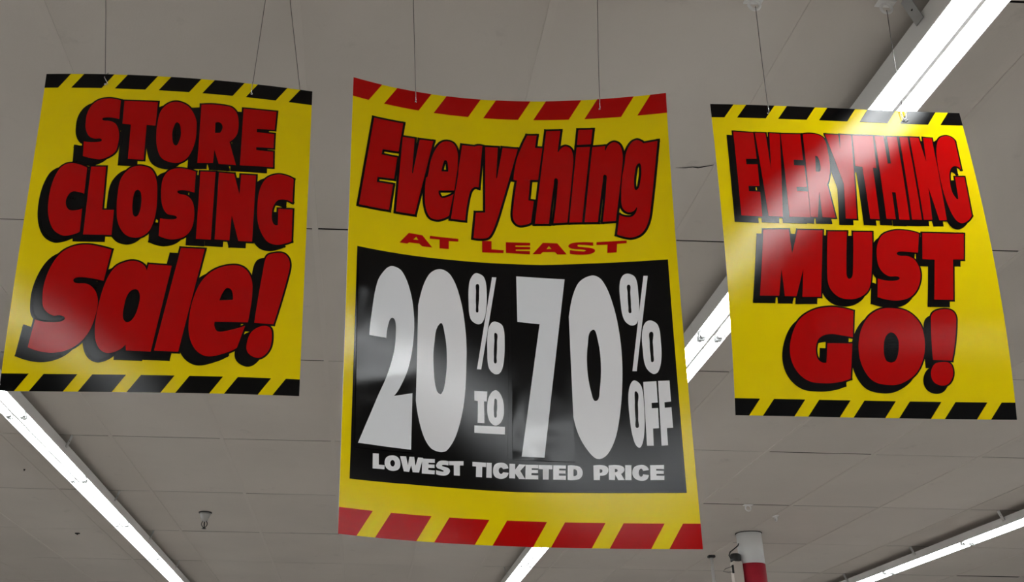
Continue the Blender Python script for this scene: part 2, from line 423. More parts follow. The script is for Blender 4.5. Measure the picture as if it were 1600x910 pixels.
      ['E',[(-256,2907,0),(1256,2929,0),(1249,2798,0),(337,2770,0),(334,2713,0),(1246,2730,0),(1239,2605,0),(350,2577,0),(348,2520,0),(1221,2531,0),(1213,2378,0),(-276,2395,0)]],
      ['A',[(2047,2946,0),(2927,2930,0),(3464,2413,0),(2895,2409,0),(2756,2520,0),(2022,2509,0),(1869,2405,0),(1376,2393,0)],[(2406,2799,0),(2559,2653,0),(2236,2649,0)]],
      ['S',[(5113,2972,0),(5101,2815,0),(4439,2865,1),(4147,2832,1),(4432,2763,1),(5006,2703,1),(5199,2588,1),(4987,2450,1),(4406,2397,1),(3662,2442,0),(3674,2622,0),(4273,2566,1),(4636,2582,1),(4423,2639,1),(3846,2679,1),(3598,2792,1),(3790,2934,1),(4376,2989,1)]],
      ['T',[(5315,2981,0),(7122,3031,0),(7111,2902,0),(6540,2882,0),(6479,2486,0),(5921,2467,0),(5967,2859,0),(5305,2852,0)]],
    ],
    'zero': [
      ['0',[(-4407,1355,1),(-3716,1117,1),(-3146,66,1),(-2857,-1413,1),(-2842,-2666,1),(-3022,-4401,1),(-3465,-5706,1),(-4027,-6412,1),(-4467,-6514,1),(-5029,-6359,1),(-5496,-5741,1),(-5833,-4600,1),(-5955,-2909,1),(-5906,-1667,1),(-5654,-157,1),(-5115,987,1)],[(-4397,-1106,1),(-4114,-1610,1),(-4010,-2539,1),(-4092,-3465,1),(-4352,-4138,1),(-4632,-4008,1),(-4796,-3113,1),(-4763,-2081,1)]],
    ],
    'percent': [
      ['o',[(-2088,1348,1),(-1651,1152,1),(-1529,389,1),(-1630,-485,1),(-1861,-906,1),(-2181,-978,1),(-2553,-755,1),(-2651,-7,1),(-2587,872,1),(-2357,1241,1)],[(-2087,850,1),(-1995,471,1),(-2057,-186,1),(-2138,-461,1),(-2203,-195,1),(-2186,459,1)]],
      ['/',[(-1178,1212,0),(-913,1214,0),(-1967,-2955,0),(-2223,-2959,0)]],
      ['o2',[(-1017,-808,1),(-605,-992,1),(-520,-1710,1),(-632,-2655,1),(-861,-3056,1),(-1190,-3112,1),(-1522,-2850,1),(-1581,-2075,1),(-1510,-1227,1),(-1280,-874,1)],[(-1036,-1310,1),(-980,-1730,1),(-1033,-2361,1),(-1116,-2655,1),(-1191,-2368,1),(-1137,-1685,1)]],
    ],
    'TO': [
      ['T',[(-2404,-3885,0),(-1642,-3877,0),(-1684,-4301,0),(-1853,-4299,0),(-1854,-5213,0),(-2244,-5212,0),(-2205,-4307,0),(-2415,-4298,0)]],
      ['O',[(-1145,-3803,1),(-803,-4041,1),(-683,-4539,1),(-802,-5040,1),(-1202,-5283,1),(-1570,-5072,1),(-1666,-4580,1),(-1536,-4073,1)],[(-1159,-4157,1),(-1084,-4405,1),(-1110,-4705,1),(-1203,-4957,1),(-1278,-4712,1),(-1251,-4362,1)]],
      ['_',[(-2442,-5329,0),(-660,-5311,0),(-673,-5625,0),(-2450,-5633,0)]],
    ],
    'zero2': [
      ['0',[(4881,1425,1),(5506,1201,1),(6050,107,1),(6335,-1388,1),(6326,-2947,1),(6024,-4665,1),(5495,-5947,1),(4700,-6515,1),(3990,-6106,1),(3469,-5280,1),(3237,-3984,1),(3198,-2239,1),(3377,-542,1),(3988,984,1)],[(4756,-1036,1),(5027,-1490,1),(5119,-2535,1),(4952,-3664,1),(4705,-4120,1),(4459,-3768,1),(4308,-2746,1),(4421,-1703,1)]],
    ],
    'percent2': [
      ['o',[(7087,1487,1),(7490,1281,1),(7586,519,1),(7556,-233,1),(7366,-763,1),(6983,-843,1),(6622,-542,1),(6509,210,1),(6520,971,1),(6726,1384,1)],[(7056,984,1),(7117,581,1),(7104,-12,1),(7020,-311,1),(6950,-10,1),(6963,583,1)]],
      ['/',[(7960,1369,0),(8211,1363,0),(7159,-2848,0),(6912,-2846,0)]],
      ['o2',[(8207,-648,1),(8595,-888,1),(8668,-1623,1),(8617,-2347,1),(8383,-2878,1),(8061,-2967,1),(7686,-2646,1),(7596,-1921,1),(7628,-1189,1),(7852,-749,1)],[(8170,-1144,1),(8203,-1616,1),(8190,-2135,1),(8100,-2475,1),(8021,-2185,1),(8025,-1614,1)]],
    ],
    'OFF': [
      ['O',[(7023,-3246,1),(7364,-3512,1),(7421,-4267,1),(7367,-5160,1),(7187,-5845,1),(6939,-6040,1),(6670,-5651,1),(6557,-4764,1),(6579,-3863,1),(6764,-3377,1)],[(7058,-3713,1),(7083,-4266,1),(7034,-4864,1),(6942,-5239,1),(6886,-4864,1),(6916,-4166,1)]],
      ['F',[(7481,-3309,0),(8231,-3284,0),(8214,-4181,0),(7861,-4199,0),(7851,-4419,0),(8202,-4411,0),(8164,-5241,0),(7827,-5260,0),(7790,-5962,0),(7416,-5962,0)]],
      ['F',[(8327,-3275,0),(8978,-3261,0),(8958,-4146,0),(8592,-4174,0),(8580,-4403,0),(8958,-4386,0),(8953,-5235,0),(8605,-5243,0),(8591,-5945,0),(8230,-5963,0)]],
    ],
    'two': [
      ['2',[(-8622,-2092,0),(-8536,-1254,1),(-8226,273,1),(-7739,940,1),(-7308,1142,1),(-6724,967,1),(-6206,105,1),(-5981,-1045,1),(-6045,-2200,1),(-6318,-3248,1),(-6796,-4095,1),(-7135,-4473,0),(-6058,-4254,0),(-6120,-6550,0),(-9102,-6536,0),(-8092,-4622,1),(-7566,-3678,1),(-7169,-2627,1),(-7070,-1793,1),(-7122,-1278,1),(-7308,-1175,1),(-7502,-1429,1),(-7629,-2087,0)]],
    ],
    'seven': [
      ['7',[(303,1300,0),(3257,1233,0),(1546,-6514,0),(245,-6499,0),(1613,-842,0),(278,-775,0)]],
    ],
    'LOWEST': [
      ['L',[(-8252,-6854,0),(-7921,-6839,0),(-7909,-7264,0),(-7584,-7260,0),(-7588,-7417,0),(-8248,-7439,0)]],
      ['O',[(-7118,-6839,1),(-6832,-6904,1),(-6700,-7116,1),(-6789,-7344,1),(-7142,-7444,1),(-7462,-7372,1),(-7587,-7163,1),(-7472,-6932,1)],[(-7136,-7018,1),(-7006,-7140,1),(-7145,-7274,1),(-7276,-7137,1)]],
      ['W',[(-6726,-6837,0),(-6383,-6820,0),(-6278,-7159,0),(-6189,-6816,0),(-5923,-6806,0),(-5849,-7153,0),(-5707,-6811,0),(-5419,-6811,0),(-5647,-7401,0),(-6004,-7410,0),(-6092,-7145,0),(-6204,-7414,0),(-6503,-7411,0)]],
      ['E',[(-5470,-6839,0),(-4748,-6818,0),(-4748,-6968,0),(-5109,-6980,0),(-5109,-7040,0),(-4763,-7033,0),(-4763,-7167,0),(-5123,-7180,0),(-5123,-7259,0),(-4749,-7266,0),(-4764,-7415,0),(-5489,-7425,0)]],
      ['S',[(-3951,-6861,0),(-3975,-7023,0),(-4206,-7016,1),(-4337,-7043,1),(-4207,-7085,1),(-3955,-7136,1),(-3884,-7257,1),(-4066,-7405,1),(-4426,-7435,1),(-4678,-7400,0),(-4677,-7242,0),(-4425,-7277,1),(-4245,-7266,1),(-4352,-7213,1),(-4605,-7158,1),(-4676,-7053,1),(-4495,-6882,1),(-4205,-6841,1)]],
      ['T',[(-3930,-6850,0),(-3102,-6807,0),(-3105,-6978,0),(-3315,-6988,0),(-3322,-7392,0),(-3669,-7395,0),(-3663,-6996,0),(-3931,-7010,0)]],
    ],
    'TICKETED': [
      ['T',[(-2586,-6807,0),(-1808,-6809,0),(-1813,-6986,0),(-2031,-6985,0),(-2058,-7396,0),(-2405,-7395,0),(-2379,-6984,0),(-2597,-6984,0)]],
      ['I',[(-1779,-6808,0),(-1481,-6806,0),(-1501,-7399,0),(-1812,-7401,0)]],
      ['C',[(-537,-6990,0),(-836,-7035,0),(-978,-6969,1),(-1092,-7094,1),(-988,-7221,1),(-841,-7151,0),(-530,-7166,0),(-668,-7346,1),(-996,-7421,1),(-1318,-7343,1),(-1419,-7121,1),(-1301,-6865,1),(-971,-6777,1),(-646,-6827,1)]],
      ['K',[(-463,-6801,0),(-136,-6800,0),(-147,-7028,0),(96,-6804,0),(479,-6813,0),(140,-7070,0),(413,-7389,0),(52,-7389,0),(-154,-7179,0),(-164,-7380,0),(-503,-7380,0)]],
      ['E',[(464,-6814,0),(1189,-6806,0),(1181,-6943,0),(805,-6942,0),(801,-7012,0),(1162,-7009,0),(1155,-7130,0),(779,-7139,0),(775,-7220,0),(1164,-7220,0),(1155,-7381,0),(412,-7390,0)]],
      ['T',[(1210,-6805,0),(1991,-6798,0),(1980,-6961,0),(1778,-6965,0),(1737,-7379,0),(1414,-7381,0),(1439,-6972,0),(1201,-6967,0)]],
      ['E',[(2042,-6798,0),(2762,-6795,0),(2753,-6927,0),(2371,-6928,0),(2367,-6994,0),(2726,-6998,0),(2717,-7119,0),(2344,-7121,0),(2338,-7207,0),(2732,-7205,0),(2720,-7371,0),(2003,-7374,0)]],
      ['D',[(2870,-6793,0),(3266,-6792,1),(3583,-6864,1),(3695,-7075,1),(3549,-7289,1),(3221,-7369,1),(2814,-7370,0)],[(3182,-6941,0),(3345,-6969,1),(3387,-7079,1),(3329,-7181,1),(3162,-7208,0)]],
    ],
    'PRICE': [
      ['P',[(4320,-6775,0),(4842,-6760,1),(5099,-6834,1),(5143,-6970,1),(5023,-7123,1),(4663,-7176,0),(4633,-7357,0),(4291,-7361,0)],[(4664,-6923,0),(4804,-6953,1),(4782,-7039,1),(4651,-7065,0)]],
      ['R',[(5176,-6767,0),(5732,-6754,1),(6009,-6828,1),(6029,-6980,1),(5841,-7097,0),(6028,-7348,0),(5660,-7350,0),(5518,-7134,0),(5477,-7351,0),(5144,-7343,0)],[(5519,-6907,0),(5658,-6936,1),(5637,-7007,1),(5507,-7028,0)]],
      ['I',[(6108,-6752,0),(6462,-6750,0),(6402,-7346,0),(6049,-7347,0)]],
      ['C',[(7408,-6941,0),(7088,-6977,0),(6956,-6891,1),(6833,-7053,1),(6923,-7204,1),(7073,-7113,0),(7386,-7142,0),(7226,-7328,1),(6871,-7364,1),(6566,-7255,1),(6481,-7054,1),(6610,-6826,1),(6972,-6739,1),(7284,-6789,1)]],
      ['E',[(7500,-6748,0),(8274,-6738,0),(8255,-6900,0),(7820,-6900,0),(7814,-6961,0),(8233,-6971,0),(8219,-7091,0),(7813,-7092,0),(7805,-7162,0),(8246,-7167,0),(8226,-7337,0),(7449,-7343,0)]],
    ],
  }, 'misc': {'holes': [(-0.5936, 0.9445), (0.5943, 0.9489)], 'card2': [(-0.9367, 0.1118), (-0.5674, 0.1423), (-0.5915, -0.6658), (-0.9266, -0.672)], 'card7': [(0.0049, 0.1546), (0.3418, 0.1478), (0.3309, -0.6646), (-0.0285, -0.6649)], 'strip': [(-0.0099, 0.1507), (0.0254, 0.1521), (-0.0132, -0.6625), (-0.0543, -0.659)]}},
  'right': {'w': 0.559, 'v': [1.0064, 1.86394, 1.00537, -0.01381, 0.08102, -0.00394, 0.69999, 0.0012, -0.00284, 0.00296, 0.00139, -0.021, -0.00283, -0.00709, 0.00391], 'words': {
    'EVERYTHING': [
      ['E',[(-8455,7981,0),(-6889,7911,0),(-6878,6064,0),(-7719,6043,0),(-7721,5662,0),(-6869,5684,0),(-6913,4183,0),(-7769,4162,0),(-7766,3804,0),(-6918,3781,0),(-6964,2118,0),(-8537,2166,0)]],
      ['V',[(-6766,7925,0),(-5940,7917,0),(-5872,5279,0),(-5646,7927,0),(-4819,7910,0),(-5414,2134,0),(-6490,2159,0)]],
      ['E',[(-4759,7901,0),(-3201,7924,0),(-3286,6065,0),(-4010,6074,0),(-4047,5680,0),(-3250,5684,0),(-3284,4177,0),(-4084,4175,0),(-4079,3889,0),(-3246,3882,0),(-3318,2137,0),(-4906,2147,0)]],
      ['R',[(-3003,7932,0),(-1931,7951,1),(-1372,7635,1),(-1229,6523,1),(-1281,5533,1),(-1510,4768,1),(-1689,4419,0),(-1403,2159,0),(-2407,2162,0),(-2374,3887,0),(-2762,2153,0),(-3290,2169,0)],[(-2285,6397,0),(-2091,6326,1),(-1992,5836,1),(-2042,5398,1),(-2181,5285,0),(-2420,5299,0)]],
      ['Y',[(-1232,7995,0),(-184,7974,0),(-222,6953,0),(-47,8007,0),(838,7988,0),(517,5055,0),(208,2117,0),(-644,2114,0),(-394,4484,0)]],
      ['T',[(938,7992,0),(2573,8003,0),(2367,5664,0),(2091,5677,0),(1949,2134,0),(1217,2145,0),(1284,5714,0),(749,5772,0)]],
      ['H',[(2695,7997,0),(3412,7992,0),(3331,6029,0),(3576,6038,0),(3682,7980,0),(4463,7988,0),(4231,2142,0),(3428,2142,0),(3509,3988,0),(3239,4012,0),(3172,2167,0),(2463,2169,0)]],
      ['I',[(4676,7996,0),(5332,7998,0),(5156,2165,0),(4413,2168,0)]],
      ['N',[(5482,8004,0),(6197,7996,0),(6387,6242,0),(6571,8010,0),(7241,7975,0),(7042,2176,0),(6475,2164,0),(6131,4364,0),(5949,2183,0),(5298,2168,0)]],
      ['G',[(9040,7800,0),(8981,5720,0),(8562,5967,1),(8165,5734,1),(7942,5175,1),(7883,4191,1),(8113,3657,1),(8251,3639,0),(8365,5185,0),(9088,5201,0),(8994,2506,0),(8579,2132,1),(8079,1988,1),(7674,2272,1),(7323,3320,1),(7198,4827,1),(7272,6380,1),(7491,7408,1),(7862,7996,1),(8405,8187,1),(8808,8083,1)]],
    ],
    'MUST': [
      ['M',[(-6994,1261,0),(-5078,1306,0),(-5025,-259,0),(-4417,1286,0),(-2524,1298,0),(-3219,-2936,0),(-4595,-2966,0),(-4324,-1243,0),(-5024,-2940,0),(-5880,-2944,0),(-5937,-1208,0),(-6294,-2932,0),(-7704,-2940,0)]],
      ['U',[(-2148,1241,0),(-693,1265,0),(-1135,-1383,1),(-1096,-1700,1),(-956,-1782,1),(-754,-1657,1),(-635,-1300,1),(-226,1248,0),(1210,1271,0),(662,-1696,1),(322,-2477,1),(-366,-2923,1),(-1194,-3052,1),(-2004,-2875,1),(-2519,-2329,1),(-2576,-1487,1)]],
      ['S',[(4746,1224,0),(4422,-20,0),(3711,23,1),(2991,21,1),(2825,-106,1),(2990,-226,1),(3661,-255,1),(4121,-513,1),(4361,-1048,1),(4328,-1619,1),(3973,-2332,1),(3393,-2833,1),(2696,-3041,1),(1862,-3057,1),(956,-2881,0),(1145,-1721,0),(1880,-1846,1),(2599,-1796,1),(2770,-1672,1),(2636,-1568,1),(1928,-1541,1),(1408,-1111,1),(1287,-396,1),(1446,408,1),(1946,1082,1),(2769,1385,1),(3462,1432,1),(4218,1361,1)]],
      ['T',[(4997,1290,0),(8113,1277,0),(7753,-410,0),(6955,-423,0),(6500,-2975,0),(5111,-2976,0),(5581,-447,0),(4684,-429,0)]],
    ],
    'GO!': [
      ['G',[(-933,-3770,0),(-1175,-5358,0),(-1834,-5271,1),(-2854,-5190,1),(-3599,-5431,1),(-3909,-5979,1),(-3891,-6558,1),(-3631,-6840,1),(-3246,-6874,0),(-3065,-5738,0),(-1246,-5719,0),(-1575,-7781,0),(-2408,-7999,1),(-3432,-8083,1),(-4642,-7960,1),(-5509,-7327,1),(-5836,-6348,1),(-5586,-5262,1),(-4927,-4321,1),(-3832,-3745,1),(-2669,-3549,1),(-1640,-3613,1)]],
      ['O',[(1917,-3541,1),(3027,-3735,1),(3804,-4405,1),(4031,-5331,1),(3835,-6418,1),(3156,-7415,1),(2079,-8002,1),(1156,-8114,1),(59,-7914,1),(-586,-7234,1),(-842,-6251,1),(-608,-5079,1),(76,-4134,1),(969,-3645,1)],[(1694,-5018,1),(2080,-5364,1),(2088,-5949,1),(1825,-6616,1),(1447,-6804,1),(1058,-6629,1),(1001,-5968,1),(1216,-5296,1)]],
      ['!',[(4642,-4306,1),(4876,-3789,1),(5634,-3561,1),(6334,-3680,1),(6506,-4192,1),(5836,-6637,0),(4471,-6615,0)]],
      ['!.',[(5064,-6730,1),(5662,-6804,1),(5820,-7377,1),(5468,-7951,1),(4898,-8097,1),(4367,-7886,1),(4222,-7399,1),(4541,-6861,1)]],
    ],
  }, 'misc': {'holes': [(-0.5513, 0.9386), (0.5372, 0.9363)]}},
}
PANEL = [(-0.9441, 0.176), (-0.6514, 0.1803), (-0.3558, 0.1851), (0.0087, 0.1887), (0.1899, 0.1899), (0.4808, 0.1987), (0.6951, 0.2031), (0.9455, 0.2082), (0.9397, -0.784), (0.6749, -0.7854), (0.3218, -0.7873), (-0.0362, -0.7909), (-0.3352, -0.7888), (-0.6213, -0.7888), (-0.9484, -0.7937)]

class Sign:
    def __init__(self, data):
        self.w = data['w']
        (self.cx, self.cy, self.cz, ya, ti, self.ro, self.h, *self.k) = data['v']
        self.ya, self.ti = ya, ti
    def bend(self, u, t):
        k0, k1, j0, j1, m0, m1, tw, m2 = self.k
        return (k0 + k1 * t) * u * u + (j0 + j1 * t) * u ** 3 + (m0 + m1 * u) * t * t + tw * u * t + m2 * t ** 3
    def base(self, u, t):
        n = self.bend(u, t)
        a, b = u * self.w / 2, t * self.h / 2
        cr, sr = math.cos(self.ro), math.sin(self.ro)
        a2, b2 = a * cr - b * sr, a * sr + b * cr
        y = -n * math.cos(self.ti) - b2 * math.sin(self.ti)
        z = b2 * math.cos(self.ti) - n * math.sin(self.ti)
        return Vector((self.cx + a2 * math.cos(self.ya) - y * math.sin(self.ya), self.cy + a2 * math.sin(self.ya) + y * math.cos(self.ya), EYE + self.cz + z))
    def point(self, a, b, off=0.0):
        """a, b in metres across and up the sheet, off in metres in front of it"""
        u, t = a / (self.w / 2), b / (self.h / 2)
        p = self.base(u, t)
        if off:
            n = (self.base(u + 1e-3, t) - p).cross(self.base(u, t + 1e-3) - p).normalized()
            if n.y > 0:
                n = -n
            p = p + n * off
        return p

def flat_to_sheet(bm, sg, off, step=None, extra=None):
    """cut a flat drawing (x across, y up) along the sheet's grid, then lay it on the bent sheet"""
    step = step or sg.w / 32
    xs = [v.co.x for v in bm.verts]
    ys = [v.co.y for v in bm.verts]
    for axis, lo, hi, st in ((0, min(xs), max(xs), step), (1, min(ys), max(ys), step * 2 if not extra else step)):
        k = math.floor(lo / st) + 1
        while k * st < hi:
            no = (1, 0, 0) if axis == 0 else (0, 1, 0)
            co = (k * st, 0, 0) if axis == 0 else (0, k * st, 0)
            bmesh.ops.bisect_plane(bm, geom=bm.verts[:] + bm.edges[:] + bm.faces[:], plane_co=co, plane_no=no, dist=1e-7)
            k += 1
    for v in bm.verts:
        a, b = v.co.x, v.co.y
        v.co = sg.point(a, b, off + (extra(a, b) if extra else 0.0))
    for f in bm.faces:
        f.normal_update()
        if f.normal.y > 0:
            f.normal_flip()

def outline(ctrl, sg, steps=6):
    """control points (u, t, smooth) in ten-thousandths -> metric polygon, with a corner flag for each vertex"""
    P = [(u / 1e4 * sg.w / 2, t / 1e4 * sg.h / 2, s) for u, t, s in ctrl]
    n = len(P)
    out = []
    for i in range(n):
        p0, p1 = P[i], P[(i + 1) % n]
        out.append((p0[0], p0[1], not p0[2]))
        if p0[2] or p1[2]:
            pm, p2 = P[i - 1], P[(i + 2) % n]
            ln = math.hypot(p1[0] - p0[0], p1[1] - p0[1])
            def tangent(a, b):
                d = (b[0] - a[0], b[1] - a[1])
                l = math.hypot(*d) or 1
                return (d[0] / l * ln, d[1] / l * ln)
            t0 = tangent(pm, p1) if p0[2] else None
            t1 = tangent(p0, p2) if p1[2] else None
            if t0 is None:                   # leave a corner along the curve it leads into
                t0 = (2 * (p1[0] - p0[0]) - t1[0], 2 * (p1[1] - p0[1]) - t1[1])
            if t1 is None:
                t1 = (2 * (p1[0] - p0[0]) - t0[0], 2 * (p1[1] - p0[1]) - t0[1])
            for q in range(1, steps):
                s = q / steps
                h00, h10, h01, h11 = 2*s**3-3*s*s+1, s**3-2*s*s+s, -2*s**3+3*s*s, s**3-s*s
                out.append((h00*p0[0]+h10*t0[0]+h01*p1[0]+h11*t1[0], h00*p0[1]+h10*t0[1]+h01*p1[1]+h11*t1[1], False))
    return out

def fill(bm, loops, dx=0.0, dy=0.0):
    vs = [[Vector((x + dx, y + dy, 0)) for x, y, c in lp] for lp in loops]
    flat = [bm.verts.new(v) for lp in vs for v in lp]
    for tri in tessellate_polygon(vs):
        try:
            bm.faces.new([flat[i] for i in tri])
        except ValueError:
            pass

def stroke(bm, loops, r):
    """a line of half-width r along the loops"""
    def face(ps):
        bm.faces.new([bm.verts.new((x, y, 0)) for x, y in ps])
    for lp in loops:
        n = len(lp)
        for i in range(n):
            (x0, y0, c0), (x1, y1, c1) = lp[i], lp[(i + 1) % n]
            l = math.hypot(x1 - x0, y1 - y0)
            if l < 1e-6:
                continue
            ex, ey = (x1 - x0) / l, (y1 - y0) / l
            a0, a1 = (r if c0 else 0), (r if c1 else 0)
            face([(x0 - ex * a0 - ey * r, y0 - ey * a0 + ex * r), (x1 + ex * a1 - ey * r, y1 + ey * a1 + ex * r), (x1 + ex * a1 + ey * r, y1 + ey * a1 - ex * r), (x0 - ex * a0 + ey * r, y0 - ey * a0 - ex * r)])
            if not c0:
                face([(x0 + r * math.cos(k * math.pi / 4), y0 + r * math.sin(k * math.pi / 4)) for k in range(8)])

def make_board(sg, root):
    nu, nt, th = 32, 40, 0.0016
    bm = bmesh.new()
    rc = 0.004                               # slightly rounded corners
    def pos(i, j):
        a, b = (i / nu - 0.5) * sg.w, (j / nt - 0.5) * sg.h
        if i in (0, nu) and j in (0, nt):
            a -= math.copysign(rc * 0.4, a)
            b -= math.copysign(rc * 0.4, b)
        return a, b
    F = [[bm.verts.new(sg.point(*pos(i, j))) for j in range(nt + 1)] for i in range(nu + 1)]
    for i in range(nu):
        for j in range(nt):
            bm.faces.new((F[i][j], F[i + 1][j], F[i + 1][j + 1], F[i][j + 1]))
    front = link('board', bm, M_yellow, root, True)
    bm = bmesh.new()
    F = [[bm.verts.new(sg.point(*pos(i, j), -0.0001)) for j in range(nt + 1)] for i in range(nu + 1)]
    B = [[bm.verts.new(sg.point(*pos(i, j), -th)) for j in range(nt + 1)] for i in range(nu + 1)]
    for i in range(nu):
        for j in range(nt):
            bm.faces.new((B[i][j], B[i][j + 1], B[i + 1][j + 1], B[i + 1][j]))
    for i in range(nu):
        bm.faces.new((F[i][0], B[i][0], B[i + 1][0], F[i + 1][0]))
        bm.faces.new((F[i][nt], F[i + 1][nt], B[i + 1][nt], B[i][nt]))
    for j in range(nt):
        bm.faces.new((F[0][j], F[0][j + 1], B[0][j + 1], B[0][j]))
        bm.faces.new((F[nu][j], B[nu][j], B[nu][j + 1], F[nu][j + 1]))
    b = link('backing', bm, M_back, root)
    b['label'] = 'pale back and cut edge of the sheet'

def make_stripes(sg, root, material):
    P = 0.3245
    for band in (1, -1):
        hi, lo = (1.0, 0.903) if band == 1 else (-0.903, -1.0)
        for k in range(7):
            a0, a1 = -0.715 + P * (k - 1), -0.4905 + P * (k - 1)
            b0, b1 = a0 - 0.085, a1 - 0.084
            if band == -1:
                a0, a1, b0, b1 = a0 - 0.003, a1 - 0.003, b0 - 0.003, b1 - 0.003
            quad = [(max(a0, -1), hi), (min(a1, 1), hi), (min(b1, 1), lo), (max(b0, -1), lo)]
            bm = bmesh.new()
            bm.faces.new([bm.verts.new((u * sg.w / 2, t * sg.h / 2, 0)) for u, t in quad])
            flat_to_sheet(bm, sg, 0.0004)
            link('border_stripe', bm, material, root, True)

def letters_mesh(sg, glyphs):
    return [[outline(c, sg) for c in g[1:]] for g in glyphs]

def shadow_word(sg, root, glyphs, line, vec, label, patches=()):
    shapes = letters_mesh(sg, glyphs)
    bm = bmesh.new()
    for loops in shapes:
        stroke(bm, loops, line)
        if vec:                              # the shadow is a solid copy of the letter, shifted
            solid = [loops[0]]
            moved = [[(x + vec[0], y + vec[1], c) for x, y, c in loops[0]]]
            fill(bm, solid)
            fill(bm, moved)
            stroke(bm, moved, line)
        else:
            fill(bm, loops)
    for ctrl in patches:
        fill(bm, [outline(ctrl, sg)])
    flat_to_sheet(bm, sg, 0.0007)
    word = link('printed_word', bm, M_black, root, True)
    word['label'] = label
    for loops in shapes:
        bm = bmesh.new()
        fill(bm, loops)
        flat_to_sheet(bm, sg, 0.0011)
        link('letter', bm, M_red, word, True)
    if not vec:                              # the printed line also runs over the rim of each letter
        bm = bmesh.new()
        for loops in shapes:
            stroke(bm, loops, 0.0010)
        flat_to_sheet(bm, sg, 0.0015)
        link('outline', bm, M_black, word, True)

def plain_word(sg, root, glyphs, material, name, label, off=0.0008):
    bm = bmesh.new()
    for loops in letters_mesh(sg, glyphs):
        fill(bm, loops)
    flat_to_sheet(bm, sg, off)
    o = link(name, bm, material, root, True)
    o['label'] = label
    return o

def make_sign(key, label, stripe_mat, lean=0.0):
    data = SIGNS[key]
    sg = Sign(data)
    sg.ya += lean
    root = empty('hanging_sign', (0, 0, 0))
    tag(root, label, 'sign')
    make_board(sg, root)
    make_stripes(sg, root, stripe_mat)
    return sg, root, data['words'], data['misc']

def punched(sg, root, misc):
    for u, t in misc['holes']:
        bm = bmesh.new()
        n = 12
        bm.faces.new([bm.verts.new((u * sg.w / 2 + 0.0022 * math.cos(2 * math.pi * k / n), t * sg.h / 2 + 0.0022 * math.sin(2 * math.pi * k / n), 0)) for k in range(n)])
        flat_to_sheet(bm, sg, 0.0013)
        link('hang_hole', bm, M_hole, root)  # a disc on the sheet, its paleness stands for light showing through

sgL, rootL, W, misc = make_sign('left', 'yellow sign reading STORE CLOSING Sale! in red with black striped borders', M_black, 0.013)
shadow_word(sgL, rootL, W['STORE'], 0.0036, (-0.0155, -0.0120), 'red word STORE over a black drop shadow')
shadow_word(sgL, rootL, W['CLOSING'], 0.0036, (-0.0155, -0.0120), 'red word CLOSING over a black drop shadow', [c for g in W['patch'] for c in g[1:]])
shadow_word(sgL, rootL, W['Sale!'], 0.0036, (-0.0180, -0.0150), 'slanted red word Sale! over a black drop shadow')
punched(sgL, rootL, misc)

sgR, rootR, W, misc = make_sign('right', 'yellow sign reading EVERYTHING MUST GO! in red with black striped borders', M_black, -0.010)
shadow_word(sgR, rootR, W['EVERYTHING'], 0.0032, (-0.0120, -0.0115), 'tall red word EVERYTHING over a black drop shadow')
shadow_word(sgR, rootR, W['MUST'], 0.0032, (-0.0120, -0.0125), 'red word MUST over a black drop shadow')
shadow_word(sgR, rootR, W['GO!'], 0.0032, (-0.0130, -0.0135), 'red word GO! over a black drop shadow')
punched(sgR, rootR, misc)

sgC, rootC, W, misc = make_sign('center', 'large yellow sign reading Everything at least 20% to 70% off with red striped borders', M_red)
shadow_word(sgC, rootC, W['Everything'], 0.0040, None, 'red word Everything outlined in black')
plain_word(sgC, rootC, W['AT'], M_red, 'printed_word', 'small wide red word AT')
plain_word(sgC, rootC, W['LEAST'], M_red, 'printed_word', 'small wide red word LEAST')
bm = bmesh.new()
fill(bm, [[(u * sgC.w / 2, t * sgC.h / 2, True) for u, t in PANEL]])
flat_to_sheet(bm, sgC, 0.0004)
link('price_panel', bm, M_black, rootC, True)['label'] = 'black panel behind the percentages'
plain_word(sgC, rootC, W['zero'], M_white, 'printed_digit', 'white digit 0 of 20')
plain_word(sgC, rootC, W['percent'], M_white, 'percent_sign', 'white percent sign after 20')
plain_word(sgC, rootC, W['TO'], M_white, 'printed_word', 'small underlined white word TO')
plain_word(sgC, rootC, W['zero2'], M_white, 'printed_digit', 'white digit 0 of 70')
plain_word(sgC, rootC, W['percent2'], M_white, 'percent_sign', 'white percent sign after 70')
plain_word(sgC, rootC, W['OFF'], M_white, 'printed_word', 'narrow white word OFF')
plain_word(sgC, rootC, W['LOWEST'], M_white, 'printed_word', 'white word LOWEST')
plain_word(sgC, rootC, W['TICKETED'], M_white, 'printed_word', 'white word TICKETED')
plain_word(sgC, rootC, W['PRICE'], M_white, 'printed_word', 'white word PRICE')
punched(sgC, rootC, misc)

